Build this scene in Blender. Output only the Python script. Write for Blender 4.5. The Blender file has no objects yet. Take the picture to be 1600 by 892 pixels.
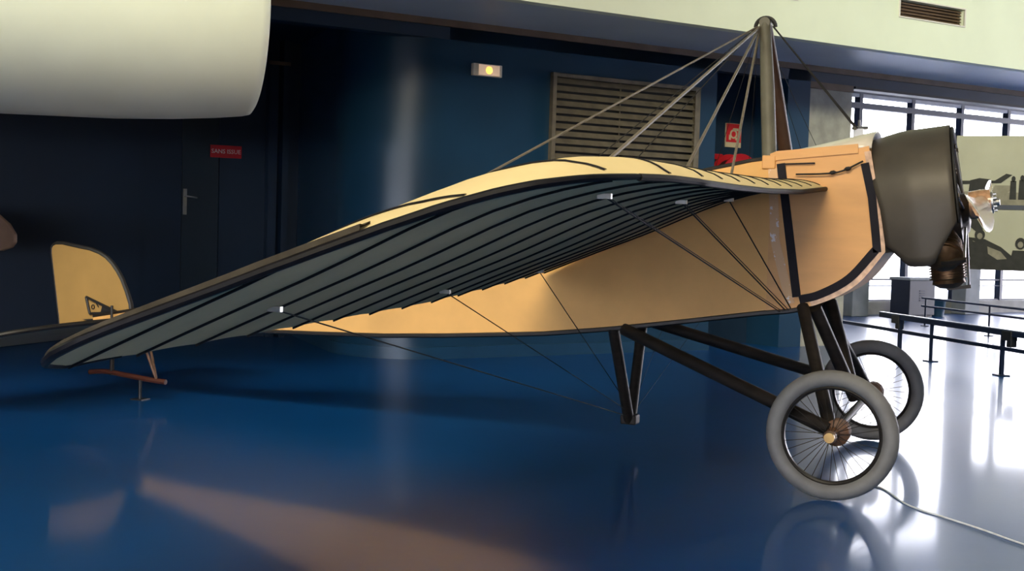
import bpy, math, random
from math import sin, cos, pi, radians, sqrt
from mathutils import Vector, Matrix
random.seed(7)
scene = bpy.context.scene
COL = scene.collection

# ------------------------------------------------------------------ camera
CAM = Vector((0.0, -7.6, 1.345))
psi, pit, rol = radians(21.2), radians(2.75), radians(1.72)
fwd = Vector((-sin(psi)*cos(pit), cos(psi)*cos(pit), -sin(pit)))
rt0 = Vector((cos(psi), sin(psi), 0)); up0 = rt0.cross(fwd)
rt = rt0*cos(rol) + up0*sin(rol); up = up0*cos(rol) - rt0*sin(rol)
cd = bpy.data.cameras.new('camera'); cd.sensor_width = 36; cd.lens = 45
cd.clip_start = 0.05; cd.clip_end = 300
cam = bpy.data.objects.new('camera', cd); COL.objects.link(cam)
cam.matrix_world = Matrix(((rt.x, up.x, -fwd.x, CAM.x), (rt.y, up.y, -fwd.y, CAM.y), (rt.z, up.z, -fwd.z, CAM.z), (0, 0, 0, 1)))
scene.camera = cam
# ------------------------------------------------------------------ world
wd = bpy.data.worlds.new('sky'); scene.world = wd; wd.use_nodes = True
bg = wd.node_tree.nodes['Background']
bg.inputs[0].default_value = (0.93, 0.90, 1.0, 1); bg.inputs[1].default_value = 16.0
# ------------------------------------------------------------------ hall lights
def area(name, loc, target, sx, sy, power, col):
    ld = bpy.data.lights.new(name, 'AREA'); ld.shape = 'RECTANGLE'; ld.size = sx; ld.size_y = sy
    ld.energy = power; ld.color = col
    o = bpy.data.objects.new(name, ld); COL.objects.link(o); o.location = loc
    d = Vector(target) - Vector(loc)
    o.rotation_euler = d.to_track_quat('-Z', 'Y').to_euler()
    return o
LAMPS = [((-1.0, -7.2, 6.6), (-1.9, 0.0, 0.9), 5.0, 2.4, 350, (1.0, 0.86, 0.60), 115),
         ((-6.0, -6.6, 6.6), (-6.4, -0.4, 4.0), 5.0, 1.0, 125, (1.0, 1.0, 0.82), 75),
         ((4.0, -3.0, 6.6), (2.0, 9.0, 3.9), 3.0, 1.4, 330, (0.98, 1.0, 0.72), 80)]
for i, (l, t, sx, sy, p, c, spr) in enumerate(LAMPS):
    area('ceiling_lamp_light', l, t, sx, sy, p, c).data.spread = radians(spr)
# ------------------------------------------------------------------ view
vs = scene.view_settings
vs.view_transform = 'Standard'; vs.look = 'None'; vs.gamma = 1.0; vs.use_curve_mapping = False
vs.exposure = 0.0

# ================================================================== materials
def mat(name, col, rough=0.6, metal=0.0, nscale=0, namt=0.12, bump=0.0, bscale=None, coat=0.0, coat_rough=0.1, spec=0.5, col2=None, stretch=None):
    m = bpy.data.materials.new(name); m.use_nodes = True
    nt = m.node_tree; b = nt.nodes['Principled BSDF']
    b.inputs['Roughness'].default_value = rough; b.inputs['Metallic'].default_value = metal
    b.inputs['Specular IOR Level'].default_value = spec
    b.inputs['Coat Weight'].default_value = coat; b.inputs['Coat Roughness'].default_value = coat_rough
    c4 = (*col, 1)
    b.inputs['Base Color'].default_value = c4
    if nscale:
        tc = nt.nodes.new('ShaderNodeTexCoord')
        src = tc.outputs['Object']
        if stretch:
            mp = nt.nodes.new('ShaderNodeMapping'); mp.inputs['Scale'].default_value = stretch
            nt.links.new(src, mp.inputs[0]); src = mp.outputs[0]
        nz = nt.nodes.new('ShaderNodeTexNoise'); nz.inputs['Scale'].default_value = nscale; nz.inputs['Detail'].default_value = 5
        nt.links.new(src, nz.inputs['Vector'])
        cr = nt.nodes.new('ShaderNodeValToRGB')
        lo = col2 if col2 else tuple(c*(1-namt*2) for c in col)
        cr.color_ramp.elements[0].position = 0.32; cr.color_ramp.elements[1].position = 0.66
        cr.color_ramp.elements[0].color = (*lo, 1); cr.color_ramp.elements[1].color = c4
        nt.links.new(nz.outputs['Fac'], cr.inputs['Fac'])
        nt.links.new(cr.outputs['Color'], b.inputs['Base Color'])
        if bump:
            n2 = nt.nodes.new('ShaderNodeTexNoise'); n2.inputs['Scale'].default_value = bscale or nscale*4; n2.inputs['Detail'].default_value = 3
            nt.links.new(src, n2.inputs['Vector'])
            bp = nt.nodes.new('ShaderNodeBump'); bp.inputs['Strength'].default_value = bump; bp.inputs['Distance'].default_value = 0.01
            nt.links.new(n2.outputs['Fac'], bp.inputs['Height'])
            nt.links.new(bp.outputs['Normal'], b.inputs['Normal'])
    return m
def emis(name, col, s):
    m = bpy.data.materials.new(name); m.use_nodes = True
    b = m.node_tree.nodes['Principled BSDF']
    b.inputs['Base Color'].default_value = (*col, 1)
    b.inputs['Emission Color'].default_value = (*col, 1); b.inputs['Emission Strength'].default_value = s
    return m
def glass_mat():
    m = bpy.data.materials.new('window_glass'); m.use_nodes = True
    nt = m.node_tree; nt.nodes.clear()
    out = nt.nodes.new('ShaderNodeOutputMaterial'); mix = nt.nodes.new('ShaderNodeMixShader')
    t = nt.nodes.new('ShaderNodeBsdfTransparent'); g = nt.nodes.new('ShaderNodeBsdfGlossy')
    t.inputs[0].default_value = (0.96, 0.98, 0.98, 1); g.inputs['Roughness'].default_value = 0.02
    mix.inputs[0].default_value = 0.06
    nt.links.new(t.outputs[0], mix.inputs[1]); nt.links.new(g.outputs[0], mix.inputs[2]); nt.links.new(mix.outputs[0], out.inputs[0])
    return m
M = {}
M['floor'] = mat('floor_blue_paint', (0.003, 0.070, 0.255), 0.35, nscale=0.55, namt=0.10, bump=0.06, bscale=5.0, coat=0.45, coat_rough=0.085, spec=0.12)
M['floor'].node_tree.nodes['Principled BSDF'].inputs['Coat IOR'].default_value = 1.42
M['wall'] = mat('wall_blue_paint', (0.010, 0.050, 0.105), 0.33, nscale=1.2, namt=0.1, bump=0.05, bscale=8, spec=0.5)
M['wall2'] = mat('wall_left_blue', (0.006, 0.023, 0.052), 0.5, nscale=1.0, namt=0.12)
M['door'] = mat('door_blue_grey', (0.012, 0.028, 0.046), 0.5, nscale=1.5, namt=0.1)
M['jamb'] = mat('jamb_dark_blue', (0.007, 0.026, 0.060), 0.5, nscale=2)
M['white'] = mat('balcony_paint', (0.80, 0.84, 0.68), 0.6, nscale=1.5, namt=0.03)
M['hullwhite'] = mat('hull_white', (0.80, 0.84, 0.70), 0.5, nscale=2, namt=0.03)
M['soffit'] = mat('soffit_grey', (0.60, 0.66, 0.70), 0.45, nscale=1, namt=0.06)
M['brown'] = mat('trim_brown', (0.16, 0.10, 0.065), 0.6, nscale=4, namt=0.15)
M['ceil'] = mat('ceiling_paint', (0.55, 0.56, 0.52), 0.8, nscale=1, namt=0.05)
M['wallgrey'] = mat('hall_wall_dim', (0.10, 0.12, 0.15), 0.8, nscale=1, namt=0.05)
M['concrete'] = mat('panel_concrete', (0.42, 0.40, 0.34), 0.85, nscale=6, namt=0.15, bump=0.3)
M['louver'] = mat('louver_metal', (0.21, 0.175, 0.12), 0.5, metal=0.3, nscale=8, namt=0.18)
M['louverdark'] = mat('louver_backing', (0.012, 0.012, 0.014), 0.8, nscale=5)
M['baseb'] = mat('baseboard_blue', (0.012, 0.06, 0.13), 0.35, nscale=3, namt=0.1)
M['steel'] = mat('steel_grey', (0.45, 0.45, 0.43), 0.35, metal=0.9, nscale=10)
M['red'] = mat('sign_red', (0.62, 0.02, 0.03), 0.5, nscale=5, namt=0.06)
M['redreel'] = mat('reel_red', (0.55, 0.012, 0.02), 0.4, nscale=5, namt=0.1)
M['signwhite'] = mat('sign_white', (0.75, 0.70, 0.66), 0.6, nscale=5, namt=0.04)
M['cream_sign'] = mat('sign_cream', (0.62, 0.50, 0.34), 0.6, nscale=5, namt=0.05)
M['lampcase'] = mat('luminaire_case', (0.75, 0.68, 0.58), 0.5, nscale=8, namt=0.06)
M['lampdiff'] = emis('luminaire_diffuser', (0.95, 0.66, 0.45), 0.35)
M['lampglow'] = emis('luminaire_bulb', (1.0, 0.42, 0.06), 3.5)
M['fixt'] = mat('ceiling_fixture', (0.6, 0.6, 0.6), 0.5, nscale=5)
M['winframe'] = mat('window_frame_blue', (0.02, 0.028, 0.055), 0.45, nscale=6)
M['winlight'] = mat('window_duct_grey', (0.42, 0.42, 0.45), 0.5, nscale=4)
M['glass'] = glass_mat()
M['column'] = mat('column_grey', (0.22, 0.235, 0.26), 0.7, nscale=4)
M['sill'] = mat('sill_grey', (0.24, 0.235, 0.23), 0.7, nscale=4)
M['ground'] = mat('outside_paving', (0.7, 0.7, 0.7), 0.9, nscale=2)
M['forecourt'] = mat('forecourt_asphalt', (0.09, 0.09, 0.09), 0.9, nscale=2)
M['cabinet'] = mat('cabinet_dark', (0.012, 0.016, 0.032), 0.5, nscale=5)
M['bin'] = mat('bin_blue', (0.012, 0.05, 0.10), 0.5, nscale=5)
M['rail'] = mat('barrier_blue_steel', (0.010, 0.018, 0.045), 0.5, nscale=8, spec=0.25)
M['railtop'] = mat('barrier_top_grey', (0.10, 0.12, 0.17), 0.4, nscale=8)
M['black'] = mat('black_fitting', (0.012, 0.012, 0.014), 0.5, nscale=8)
M['board'] = mat('board_print_grey', (0.40, 0.385, 0.30), 0.7, nscale=3, namt=0.05)
M['boardmid'] = mat('board_print_mid', (0.25, 0.225, 0.17), 0.7, nscale=10, namt=0.2)
M['boarddk'] = mat('board_print_dark', (0.016, 0.015, 0.014), 0.7, nscale=14, namt=0.3)
M['cord'] = mat('cord_white', (0.8, 0.84, 0.88), 0.6, nscale=20)
# aircraft
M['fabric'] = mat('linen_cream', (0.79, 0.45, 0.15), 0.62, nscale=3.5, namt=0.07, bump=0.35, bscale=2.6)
M['wingfab'] = mat('wing_linen', (0.72, 0.59, 0.32), 0.85, nscale=4, namt=0.05, bump=0.08, bscale=9, spec=0.06)
M['ply'] = mat('plywood_tan', (0.77, 0.41, 0.15), 0.5, nscale=3, namt=0.06, stretch=(1, 1, 4))
M['rimwood'] = mat('rim_strip_worn', (0.62, 0.40, 0.25), 0.4, metal=0.3, nscale=30, namt=0.2)
M['chip'] = mat('chipped_plate', (0.70, 0.44, 0.23), 0.5, nscale=26, col2=(0.82, 0.76, 0.74))
M['chip'].node_tree.nodes['Color Ramp'].color_ramp.elements[0].position = 0.36
M['chip'].node_tree.nodes['Color Ramp'].color_ramp.elements[1].position = 0.40
M['deck'] = mat('deck_aluminium', (0.84, 0.76, 0.64), 0.35, nscale=10, namt=0.05, coat=1.0, coat_rough=0.25)
M['tape'] = mat('rib_tape_black', (0.010, 0.009, 0.010), 0.7, nscale=20, spec=0.15)
M['ribwood'] = mat('rib_edge', (0.10, 0.07, 0.05), 0.5, nscale=20)
M['navy'] = mat('frame_strip_navy', (0.010, 0.009, 0.016), 0.6, nscale=12, namt=0.2, spec=0.2)
M['bow'] = mat('tip_bow_black', (0.008, 0.008, 0.011), 0.45, nscale=30, namt=0.2, spec=0.2)
M['binding'] = mat('tip_binding_brown', (0.085, 0.072, 0.05), 0.8, nscale=12, namt=0.2, spec=0.1)
M['ledge'] = mat('leading_edge_dark', (0.018, 0.014, 0.011), 0.6, nscale=15, namt=0.2, spec=0.25)
M['longeron'] = mat('longeron_black', (0.016, 0.014, 0.013), 0.5, nscale=12)
M['cowl'] = mat('cowl_dull_metal', (0.085, 0.074, 0.058), 0.55, metal=0.15, nscale=5, namt=0.15, bump=0.08, bscale=9, coat=0.2, coat_rough=0.35, spec=0.35)
M['cowlin'] = mat('cowl_inner_black', (0.012, 0.012, 0.012), 0.6, nscale=8)
M['engine'] = mat('engine_bronze', (0.19, 0.105, 0.045), 0.4, metal=0.7, nscale=20, namt=0.25)
M['enginedk'] = mat('engine_dark', (0.05, 0.04, 0.03), 0.5, metal=0.5, nscale=15)
M['prop'] = mat('propeller_wood', (0.62, 0.36, 0.20), 0.25, nscale=3, namt=0.2, stretch=(14, 1, 14), coat=0.6)
M['brass'] = mat('hub_brass', (0.30, 0.19, 0.07), 0.4, metal=0.8, nscale=20)
M['hubbrown'] = mat('hub_brown', (0.17, 0.085, 0.045), 0.5, nscale=20, namt=0.25)
M['strut'] = mat('strut_dark_wood', (0.024, 0.019, 0.015), 0.55, nscale=10, namt=0.25, stretch=(1, 1, 4), spec=0.25)
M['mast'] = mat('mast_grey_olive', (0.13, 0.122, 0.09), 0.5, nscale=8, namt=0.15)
M['mastshade'] = mat('mast_shaded', (0.06, 0.028, 0.016), 0.5, nscale=8, namt=0.2)  # far mast leg: shade painted in as a darker, browner base colour
M['cable'] = mat('cable_grey', (0.17, 0.145, 0.11), 0.6, nscale=40)
M['cabledk'] = mat('cable_dark', (0.012, 0.011, 0.011), 0.8, nscale=40)
M['tire'] = mat('tyre_grey_rubber', (0.185, 0.185, 0.18), 0.65, nscale=9, namt=0.12, bump=0.1)
M['rim'] = mat('rim_black', (0.018, 0.016, 0.015), 0.4, nscale=20)
M['rudder'] = mat('rudder_linen_shaded', (0.42, 0.25, 0.075), 0.6, nscale=3, namt=0.08)  # same linen as the fuselage, darkened to paint in the weaker light at the tail
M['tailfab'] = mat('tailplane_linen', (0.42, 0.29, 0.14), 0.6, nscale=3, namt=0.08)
M['skid'] = mat('skid_wood', (0.09, 0.024, 0.012), 0.5, nscale=10)
M['nbr'] = mat('neighbour_fabric', (0.22, 0.13, 0.08), 0.6, nscale=4)

# ================================================================== mesh helpers
class MB:
    def __init__(s): s.v = []; s.f = []
    def add(s, vs, fs):
        o = len(s.v); s.v += [tuple(v) for v in vs]; s.f += [tuple(i+o for i in f) for f in fs]; return s
    def box(s, c, d, ux=(1,0,0), uy=(0,1,0), uz=(0,0,1)):
        c = Vector(c); ux = Vector(ux)*d[0]/2; uy = Vector(uy)*d[1]/2; uz = Vector(uz)*d[2]/2
        vs = [c + a*ux + b*uy + e*uz for a in (-1,1) for b in (-1,1) for e in (-1,1)]
        return s.add(vs, [(0,1,3,2),(4,6,7,5),(0,4,5,1),(2,3,7,6),(0,2,6,4),(1,5,7,3)])
    def tube(s, pts, r, n=8, cap=True, sq=1.0):
        pts = [Vector(p) for p in pts]; rs = r if isinstance(r, (list, tuple)) else [r]*len(pts)
        vs = []; ref = None
        for i, p in enumerate(pts):
            t = (pts[min(i+1, len(pts)-1)] - pts[max(i-1, 0)]).normalized()
            if ref is None:
                ref = Vector((0,0,1)) if abs(t.z) < 0.9 else Vector((0,1,0))
            a = (ref - t*ref.dot(t)).normalized(); b = t.cross(a); ref = a
            for k in range(n):
                q = 2*pi*k/n; vs.append(p + a*rs[i]*cos(q) + b*rs[i]*sin(q)*sq)
        fs = [(i*n+k, i*n+(k+1) % n, (i+1)*n+(k+1) % n, (i+1)*n+k) for i in range(len(pts)-1) for k in range(n)]
        if cap:
            fs += [tuple(range(n-1, -1, -1)), tuple(range((len(pts)-1)*n, len(pts)*n))]
        return s.add(vs, fs)
    def lathe(s, prof, c, ax, n=24, closed=False):
        # prof: (r, h) along axis ax through c
        c = Vector(c); ax = Vector(ax).normalized()
        ref = Vector((0,0,1)) if abs(ax.z) < 0.9 else Vector((1,0,0))
        a = (ref - ax*ref.dot(ax)).normalized(); b = ax.cross(a)
        vs = []; m = len(prof)
        for r, h in prof:
            for k in range(n):
                q = 2*pi*k/n; vs.append(c + ax*h + a*r*cos(q) + b*r*sin(q))
        fs = [(i*n+k, i*n+(k+1) % n, ((i+1) % m)*n+(k+1) % n, ((i+1) % m)*n+k) for i in range(m if closed else m-1) for k in range(n)]
        if not closed:
            fs += [tuple(range(n-1, -1, -1)), tuple(range((m-1)*n, m*n))]
        return s.add(vs, fs)
    def prism(s, poly, off):
        # poly: 3D points, off: extrusion vector
        n = len(poly); off = Vector(off)
        vs = [Vector(p) for p in poly] + [Vector(p)+off for p in poly]
        fs = [tuple(range(n-1, -1, -1)), tuple(range(n, 2*n))] + [(i, (i+1) % n, n+(i+1) % n, n+i) for i in range(n)]
        return s.add(vs, fs)
    def grid(s, rows, closed_u=False):
        n = len(rows[0]); m = len(rows)
        vs = [p for r in rows for p in r]
        fs = [(i*n+k, i*n+(k+1) % n, (i+1)*n+(k+1) % n, (i+1)*n+k) for i in range(m-1) for k in range(n if closed_u else n-1)]
        return s.add(vs, fs)
    def mesh(s, name):
        me = bpy.data.meshes.new(name); me.from_pydata(s.v, [], s.f); me.validate(); me.update()
        import bmesh
        bm = bmesh.new(); bm.from_mesh(me); bmesh.ops.recalc_face_normals(bm, faces=bm.faces); bm.to_mesh(me); bm.free()
        return me
def link(name, me, m, parent=None, smooth=False, bevel=0, sharp=40):
    if m is not None and not me.materials: me.materials.append(M[m])
    o = bpy.data.objects.new(name, me); COL.objects.link(o)
    if smooth:
        me.polygons.foreach_set('use_smooth', [True]*len(me.polygons))
        me.set_sharp_from_angle(angle=radians(sharp))
    if bevel:
        b = o.modifiers.new('bevel', 'BEVEL'); b.width = bevel; b.segments = 2; b.limit_method = 'ANGLE'
    if parent:
        o.parent = parent
        if parent.type == 'EMPTY': o.matrix_parent_inverse = parent.matrix_basis.inverted()
    return o
def obj(name, mb, m, parent=None, **k): return link(name, mb.mesh(name), m, parent, **k)
def tag(o, label, cat, group=None):
    o['label'] = label; o['category'] = cat
    if group: o['group'] = group
    return o
def thing(name, loc, label, cat, group=None):
    o = bpy.data.objects.new(name, None); COL.objects.link(o); o.location = loc; o.empty_display_size = 0.1
    return tag(o, label, cat, group)
def struct(name, mb, m, label, **k):
    o = obj(name, mb, m, **k); o['kind'] = 'structure'; o['label'] = label; return o
def smoothpts(pts, n=6):
    # Catmull-Rom
    P = [Vector(p) for p in pts]; P = [P[0]*2-P[1]] + P + [P[-1]*2-P[-2]]; out = []
    for i in range(1, len(P)-2):
        for k in range(n):
            t = k/n; a, b, c, d = P[i-1], P[i], P[i+1], P[i+2]
            out.append(0.5*((2*b)+(c-a)*t+(2*a-5*b+4*c-d)*t*t+(3*b-a-3*c+d)*t**3))
    out.append(P[-2]); return out
def interp(x, xs, ys):
    if x <= xs[0]: return ys[0]
    for i in range(len(xs)-1):
        if x <= xs[i+1]:
            t = (x-xs[i])/(xs[i+1]-xs[i]); return ys[i]+(ys[i+1]-ys[i])*t
    return ys[-1]

# ================================================================== the hall
# wall frame: u runs along the back wall to the right, d away from the camera
WO = Vector((-4.65, 4.52, 0)); WH = radians(37)
WU = Vector((sin(WH), cos(WH), 0)); WN = Vector((-cos(WH), sin(WH), 0)); UZ = Vector((0, 0, 1))
def W(u, z=0.0, d=0.0): return WO + WU*u + WN*d + UZ*z
def wbox(mb, u0, u1, z0, z1, d0, d1):
    return mb.box(W((u0+u1)/2, (z0+z1)/2, (d0+d1)/2), (u1-u0, d1-d0, z1-z0), WU, WN, UZ)
# floor
mb = MB(); mb.add([(-16, -14, 0), (16, -14, 0), (16, 30, 0), (-16, 30, 0), (-16, -14, -0.3), (16, -14, -0.3), (16, 30, -0.3), (-16, 30, -0.3)],
                  [(0,1,2,3), (4,7,6,5), (0,4,5,1), (1,5,6,2), (2,6,7,3), (3,7,4,0)])
struct('floor', mb, 'floor', 'glossy blue painted hall floor')
# curved back wall path (plan)
cr = 0.78
P0 = W(-0.85); cen = P0 + WN*cr
path = [W(2.55), W(1.4), W(0.4), W(-0.3), P0]
for k in range(1, 19):
    a = radians(100)*k/18
    path.append(cen + (-WN*cos(a) - WU*sin(a))*cr)
tdir = (-WU*cos(radians(100)) + WN*sin(radians(100)))
path.append(path[-1] + tdir*0.8); path.append(path[-1] + tdir*1.2)
def wallstrip(path, z0, z1, thick, nrm):
    mb = MB(); n = len(path); vs = []
    for i, p in enumerate(path):
        q = path[max(i-1, 0)]; r = path[min(i+1, n-1)]; t = (r-q).normalized()
        nn = Vector((t.y, -t.x, 0))*nrm
        for off, z in ((0, z0), (0, z1), (thick, z1), (thick, z0)):
            vs.append(p + nn*off + UZ*z)
    fs = [(i*4+k, i*4+(k+1) % 4, (i+1)*4+(k+1) % 4, (i+1)*4+k) for i in range(n-1) for k in range(4)]
    fs += [(0,1,2,3), tuple((n-1)*4+k for k in (3,2,1,0))]
    return mb.add(vs, fs)
struct('wall_back', wallstrip(path, 0, 3.30, 0.2, 1), 'wall', 'dark blue painted wall with a rounded corner', smooth=True)
struct('baseboard_back', wallstrip(path, 0, 0.12, 0.025, -1), 'baseb', 'blue skirting along the rounded wall', smooth=True)
# niche with hose reel
mb = MB(); wbox(mb, 2.55, 3.62, 0, 3.3, 0.55, 0.7); struct('wall_niche', mb, 'jamb', 'dark blue back of the hose niche')
mb = MB(); wbox(mb, 2.45, 2.55, 0, 3.3, 0.2, 0.7); struct('wall_niche_side', mb, 'jamb', 'dark side of the hose niche')
mb = MB(); wbox(mb, 3.62, 3.97, 0, 3.3, 0.0, 0.7); struct('wall_pier', mb, 'wall', 'narrow blue wall pier beside the niche')
mb = MB(); wbox(mb, 3.97, 4.68, 0, 3.04, 0.02, 0.30); struct('wall_panel', mb, 'concrete', 'grey concrete wall panel beside the windows')
mb = MB(); wbox(mb, 3.97, 4.68, 3.04, 3.12, 0.0, 0.30); struct('trim_1', mb, 'brown', 'brown strip above the grey panel')
# deep wall behind panel, closing the window bay on the left
mb = MB(); wbox(mb, 4.35, 4.6, 0, 4.3, 0.3, 6.0); struct('wall_bay_side', mb, 'wallgrey', 'side wall of the window bay')
# beam, brown strip, soffit and balcony front
mb = MB(); wbox(mb, -9, 20, 3.115, 3.235, 0.0, 0.16); struct('trim_2', mb, 'jamb', 'blue beam under the balcony')
mb = MB(); wbox(mb, -9, 20, 3.235, 3.30, -0.03, 0.16); struct('trim_3', mb, 'brown', 'brown strip under the balcony soffit')
mb = MB(); wbox(mb, 4.7, 20, 3.085, 3.115, -0.01, 0.17); struct('trim_4', mb, 'black', 'black edge strip above the windows')
mb = MB(); wbox(mb, -9, 20, 3.30, 3.42, -1.42, 0.16)
struct('ceiling_soffit', mb, 'soffit', 'grey underside of the balcony')
mb = MB(); wbox(mb, -9, 4.6, 3.30, 3.42, 0.16, 5.0); struct('ceiling_recess', mb, 'jamb', 'ceiling over the dark recess')
# balcony front with vent openings
fz0, fz1, fd0, fd1 = 3.27, 7.0, -1.55, -1.42
vents = [(1.20, 2.20, 3.655, 3.83), (3.68, 4.70, 3.655, 3.83)]
mb = MB(); uu = -9
wbox(mb, -9, 20, fz0, 3.655, fd0, fd1); wbox(mb, -9, 20, 3.83, fz1, fd0, fd1)
for a, b, _, _ in vents:
    wbox(mb, uu, a, 3.655, 3.83, fd0, fd1); uu = b
wbox(mb, uu, 20, 3.655, 3.83, fd0, fd1)
struct('wall_balcony', mb, 'white', 'pale greenish white balcony front')
for i, (a, b, z0, z1) in enumerate(vents):
    t = thing('air_vent', W((a+b)/2, z0, fd0), 'dark brown air vent slot above the propeller end of the balcony' if i else 'air vent slot cut off by the top edge of the photo, above the mast', 'vent', 'vents in the balcony front')
    mb = MB(); wbox(mb, a+0.001, b-0.001, z0+0.001, z1-0.001, fd0+0.09, fd1-0.001); obj('vent_backing', mb, 'brown', t)
    fr = MB(); w_ = 0.014
    wbox(fr, a-w_, b+w_, z0-w_, z0, fd0-0.012, fd0+0.01); wbox(fr, a-w_, b+w_, z1, z1+w_, fd0-0.012, fd0+0.01)
    wbox(fr, a-w_, a, z0, z1, fd0-0.012, fd0+0.01); wbox(fr, b, b+w_, z0, z1, fd0-0.012, fd0+0.01)
    obj('vent_frame', fr, 'signwhite', t)
    for k in range(5):
        z = z0 + 0.02 + k*(z1-z0-0.04)/4
        mb = MB(); mb.box(W((a+b)/2, z, fd0+0.05), (b-a-0.01, 0.04, 0.006), WU, (WN*0.8+UZ*0.6), (UZ*0.8-WN*0.6)); obj('vent_slat', mb, 'brown', t)
# left wall with door
LO = Vector((-7.69, 4.88, 0)); LH = radians(38)
LU = Vector((sin(LH), cos(LH), 0)); LN = Vector((-cos(LH), sin(LH), 0))
def L(u, z=0.0, d=0.0): return LO + LU*u + LN*d + UZ*z
def lbox(mb, u0, u1, z0, z1, d0, d1):
    return mb.box(L((u0+u1)/2, (z0+z1)/2, (d0+d1)/2), (u1-u0, d1-d0, z1-z0), LU, LN, UZ)
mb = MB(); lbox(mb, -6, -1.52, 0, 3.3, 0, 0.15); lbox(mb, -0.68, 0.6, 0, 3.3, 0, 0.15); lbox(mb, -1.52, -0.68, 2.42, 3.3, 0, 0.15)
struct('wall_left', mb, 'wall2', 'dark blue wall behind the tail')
dr = MB(); lbox(dr, -1.515, -1.09, 0.01, 2.41, 0.03, 0.09)
d1 = struct('door_1', dr, 'wall2', 'dark blue door leaf without exit sign')
dr = MB(); lbox(dr, -1.085, -0.685, 0.01, 2.41, 0.02, 0.08)
d2 = struct('door_2', dr, 'door', 'blue grey door leaf with a lever handle')
mb = MB(); lbox(mb, -1.075, -1.035, 1.34, 1.62, 0.006, 0.02); pl = obj('handle_plate', mb, 'steel', d2); pl['label'] = 'metal handle plate'
mb = MB(); mb.tube([L(-1.055, 1.54, 0.005), L(-1.055, 1.54, -0.05), L(-1.03, 1.537, -0.055), L(-0.94, 1.525, -0.055)], 0.009); obj('handle_lever', mb, 'steel', d2, smooth=True)
mb = MB(); lbox(mb, -0.16, -0.06, 0, 3.3, -0.10, 0.0); struct('trim_5', mb, 'jamb', 'dark blue pilaster at the recess')
mb = MB(); lbox(mb, -0.02, 0.05, 0, 3.3, -0.16, 0.0); struct('trim_6', mb, 'wall2', 'blue strip at the recess corner')
mb = MB(); lbox(mb, -0.20, 0.05, 3.02, 3.06, -0.175, -0.16); struct('trim_7', mb, 'brown', 'short brown strip high on the pilaster')
# SANS ISSUE sign
def text_mesh(name, body, size, loc, ux, uy, mt, parent, depth=0.002, align='CENTER'):
    cu = bpy.data.curves.new(name, 'FONT'); cu.body = body; cu.size = size; cu.align_x = align; cu.align_y = 'CENTER'; cu.extrude = depth; cu.resolution_u = 2
    to = bpy.data.objects.new(name, cu); COL.objects.link(to)
    dg = bpy.context.evaluated_depsgraph_get(); dg.update()
    me = bpy.data.meshes.new_from_object(to.evaluated_get(dg)); COL.objects.unlink(to); bpy.data.objects.remove(to)
    ux = Vector(ux); uy = Vector(uy); uz = ux.cross(uy)
    mw = Matrix(((ux.x, uy.x, uz.x, loc[0]), (ux.y, uy.y, uz.y, loc[1]), (ux.z, uy.z, uz.z, loc[2]), (0,0,0,1)))
    me.transform(mw); me.materials.clear(); return link(name, me, mt, parent)
s = thing('no_exit_sign', L(-0.62, 1.975, -0.01), 'small red sign reading SANS ISSUE in white beside the door', 'sign')
mb = MB(); lbox(mb, -0.79, -0.44, 1.975, 2.11, -0.012, 0.0); obj('sign_plate', mb, 'red', s)
text_mesh('sign_lettering', 'SANS ISSUE', 0.066, L(-0.615, 2.042, -0.014), LU, UZ, 'signwhite', s)
# emergency luminaire
s = thing('emergency_light', W(-0.44, 2.79, 0), 'small lit emergency light with orange glow on the blue wall', 'light')
mb = MB(); wbox(mb, -0.605, -0.275, 2.79, 2.91, -0.05, 0.0); obj('light_case', mb, 'lampcase', s, bevel=0.006)
mb = MB(); wbox(mb, -0.545, -0.31, 2.80, 2.90, -0.058, -0.05); obj('diffuser', mb, 'lampdiff', s)
mb = MB(); mb.lathe([(0.001, -0.02), (0.03, -0.012), (0.038, 0), (0.03, 0.006), (0.001, 0.008)], W(-0.43, 2.85, -0.058), -WN, 16)
o = obj('bulb_glow', mb, 'lampglow', s, smooth=True)
# louvre
s = thing('louvre_grille', W(1.3, 2.03, 0), 'large brown metal louvre grille on the blue wall behind the wing', 'grille')
mb = MB(); wbox(mb, 0.36, 2.24, 2.04, 2.87, -0.012, -0.002); obj('backing', mb, 'louverdark', s)
fr = MB(); wbox(fr, 0.33, 2.27, 2.86, 2.90, -0.06, -0.001); wbox(fr, 0.33, 2.27, 1.985, 2.025, -0.06, -0.001); wbox(fr, 0.33, 0.375, 2.025, 2.86, -0.06, -0.001); wbox(fr, 2.20, 2.27, 2.025, 2.86, -0.06, -0.001)
obj('frame', fr, 'louver', s)
sl = None
for k in range(11):
    z = 2.055 + k*0.077
    mb = MB(); mb.box(W(1.287, z, -0.035), (1.82, 0.062, 0.008), WU, (WN*0.55+UZ*0.835), (UZ*0.55-WN*0.835)); obj('slat', mb, 'louver', s)
mb = MB(); wbox(mb, 1.20, 1.215, 2.025, 2.86, -0.022, -0.012); obj('mullion', mb, 'louver', s)
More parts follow.
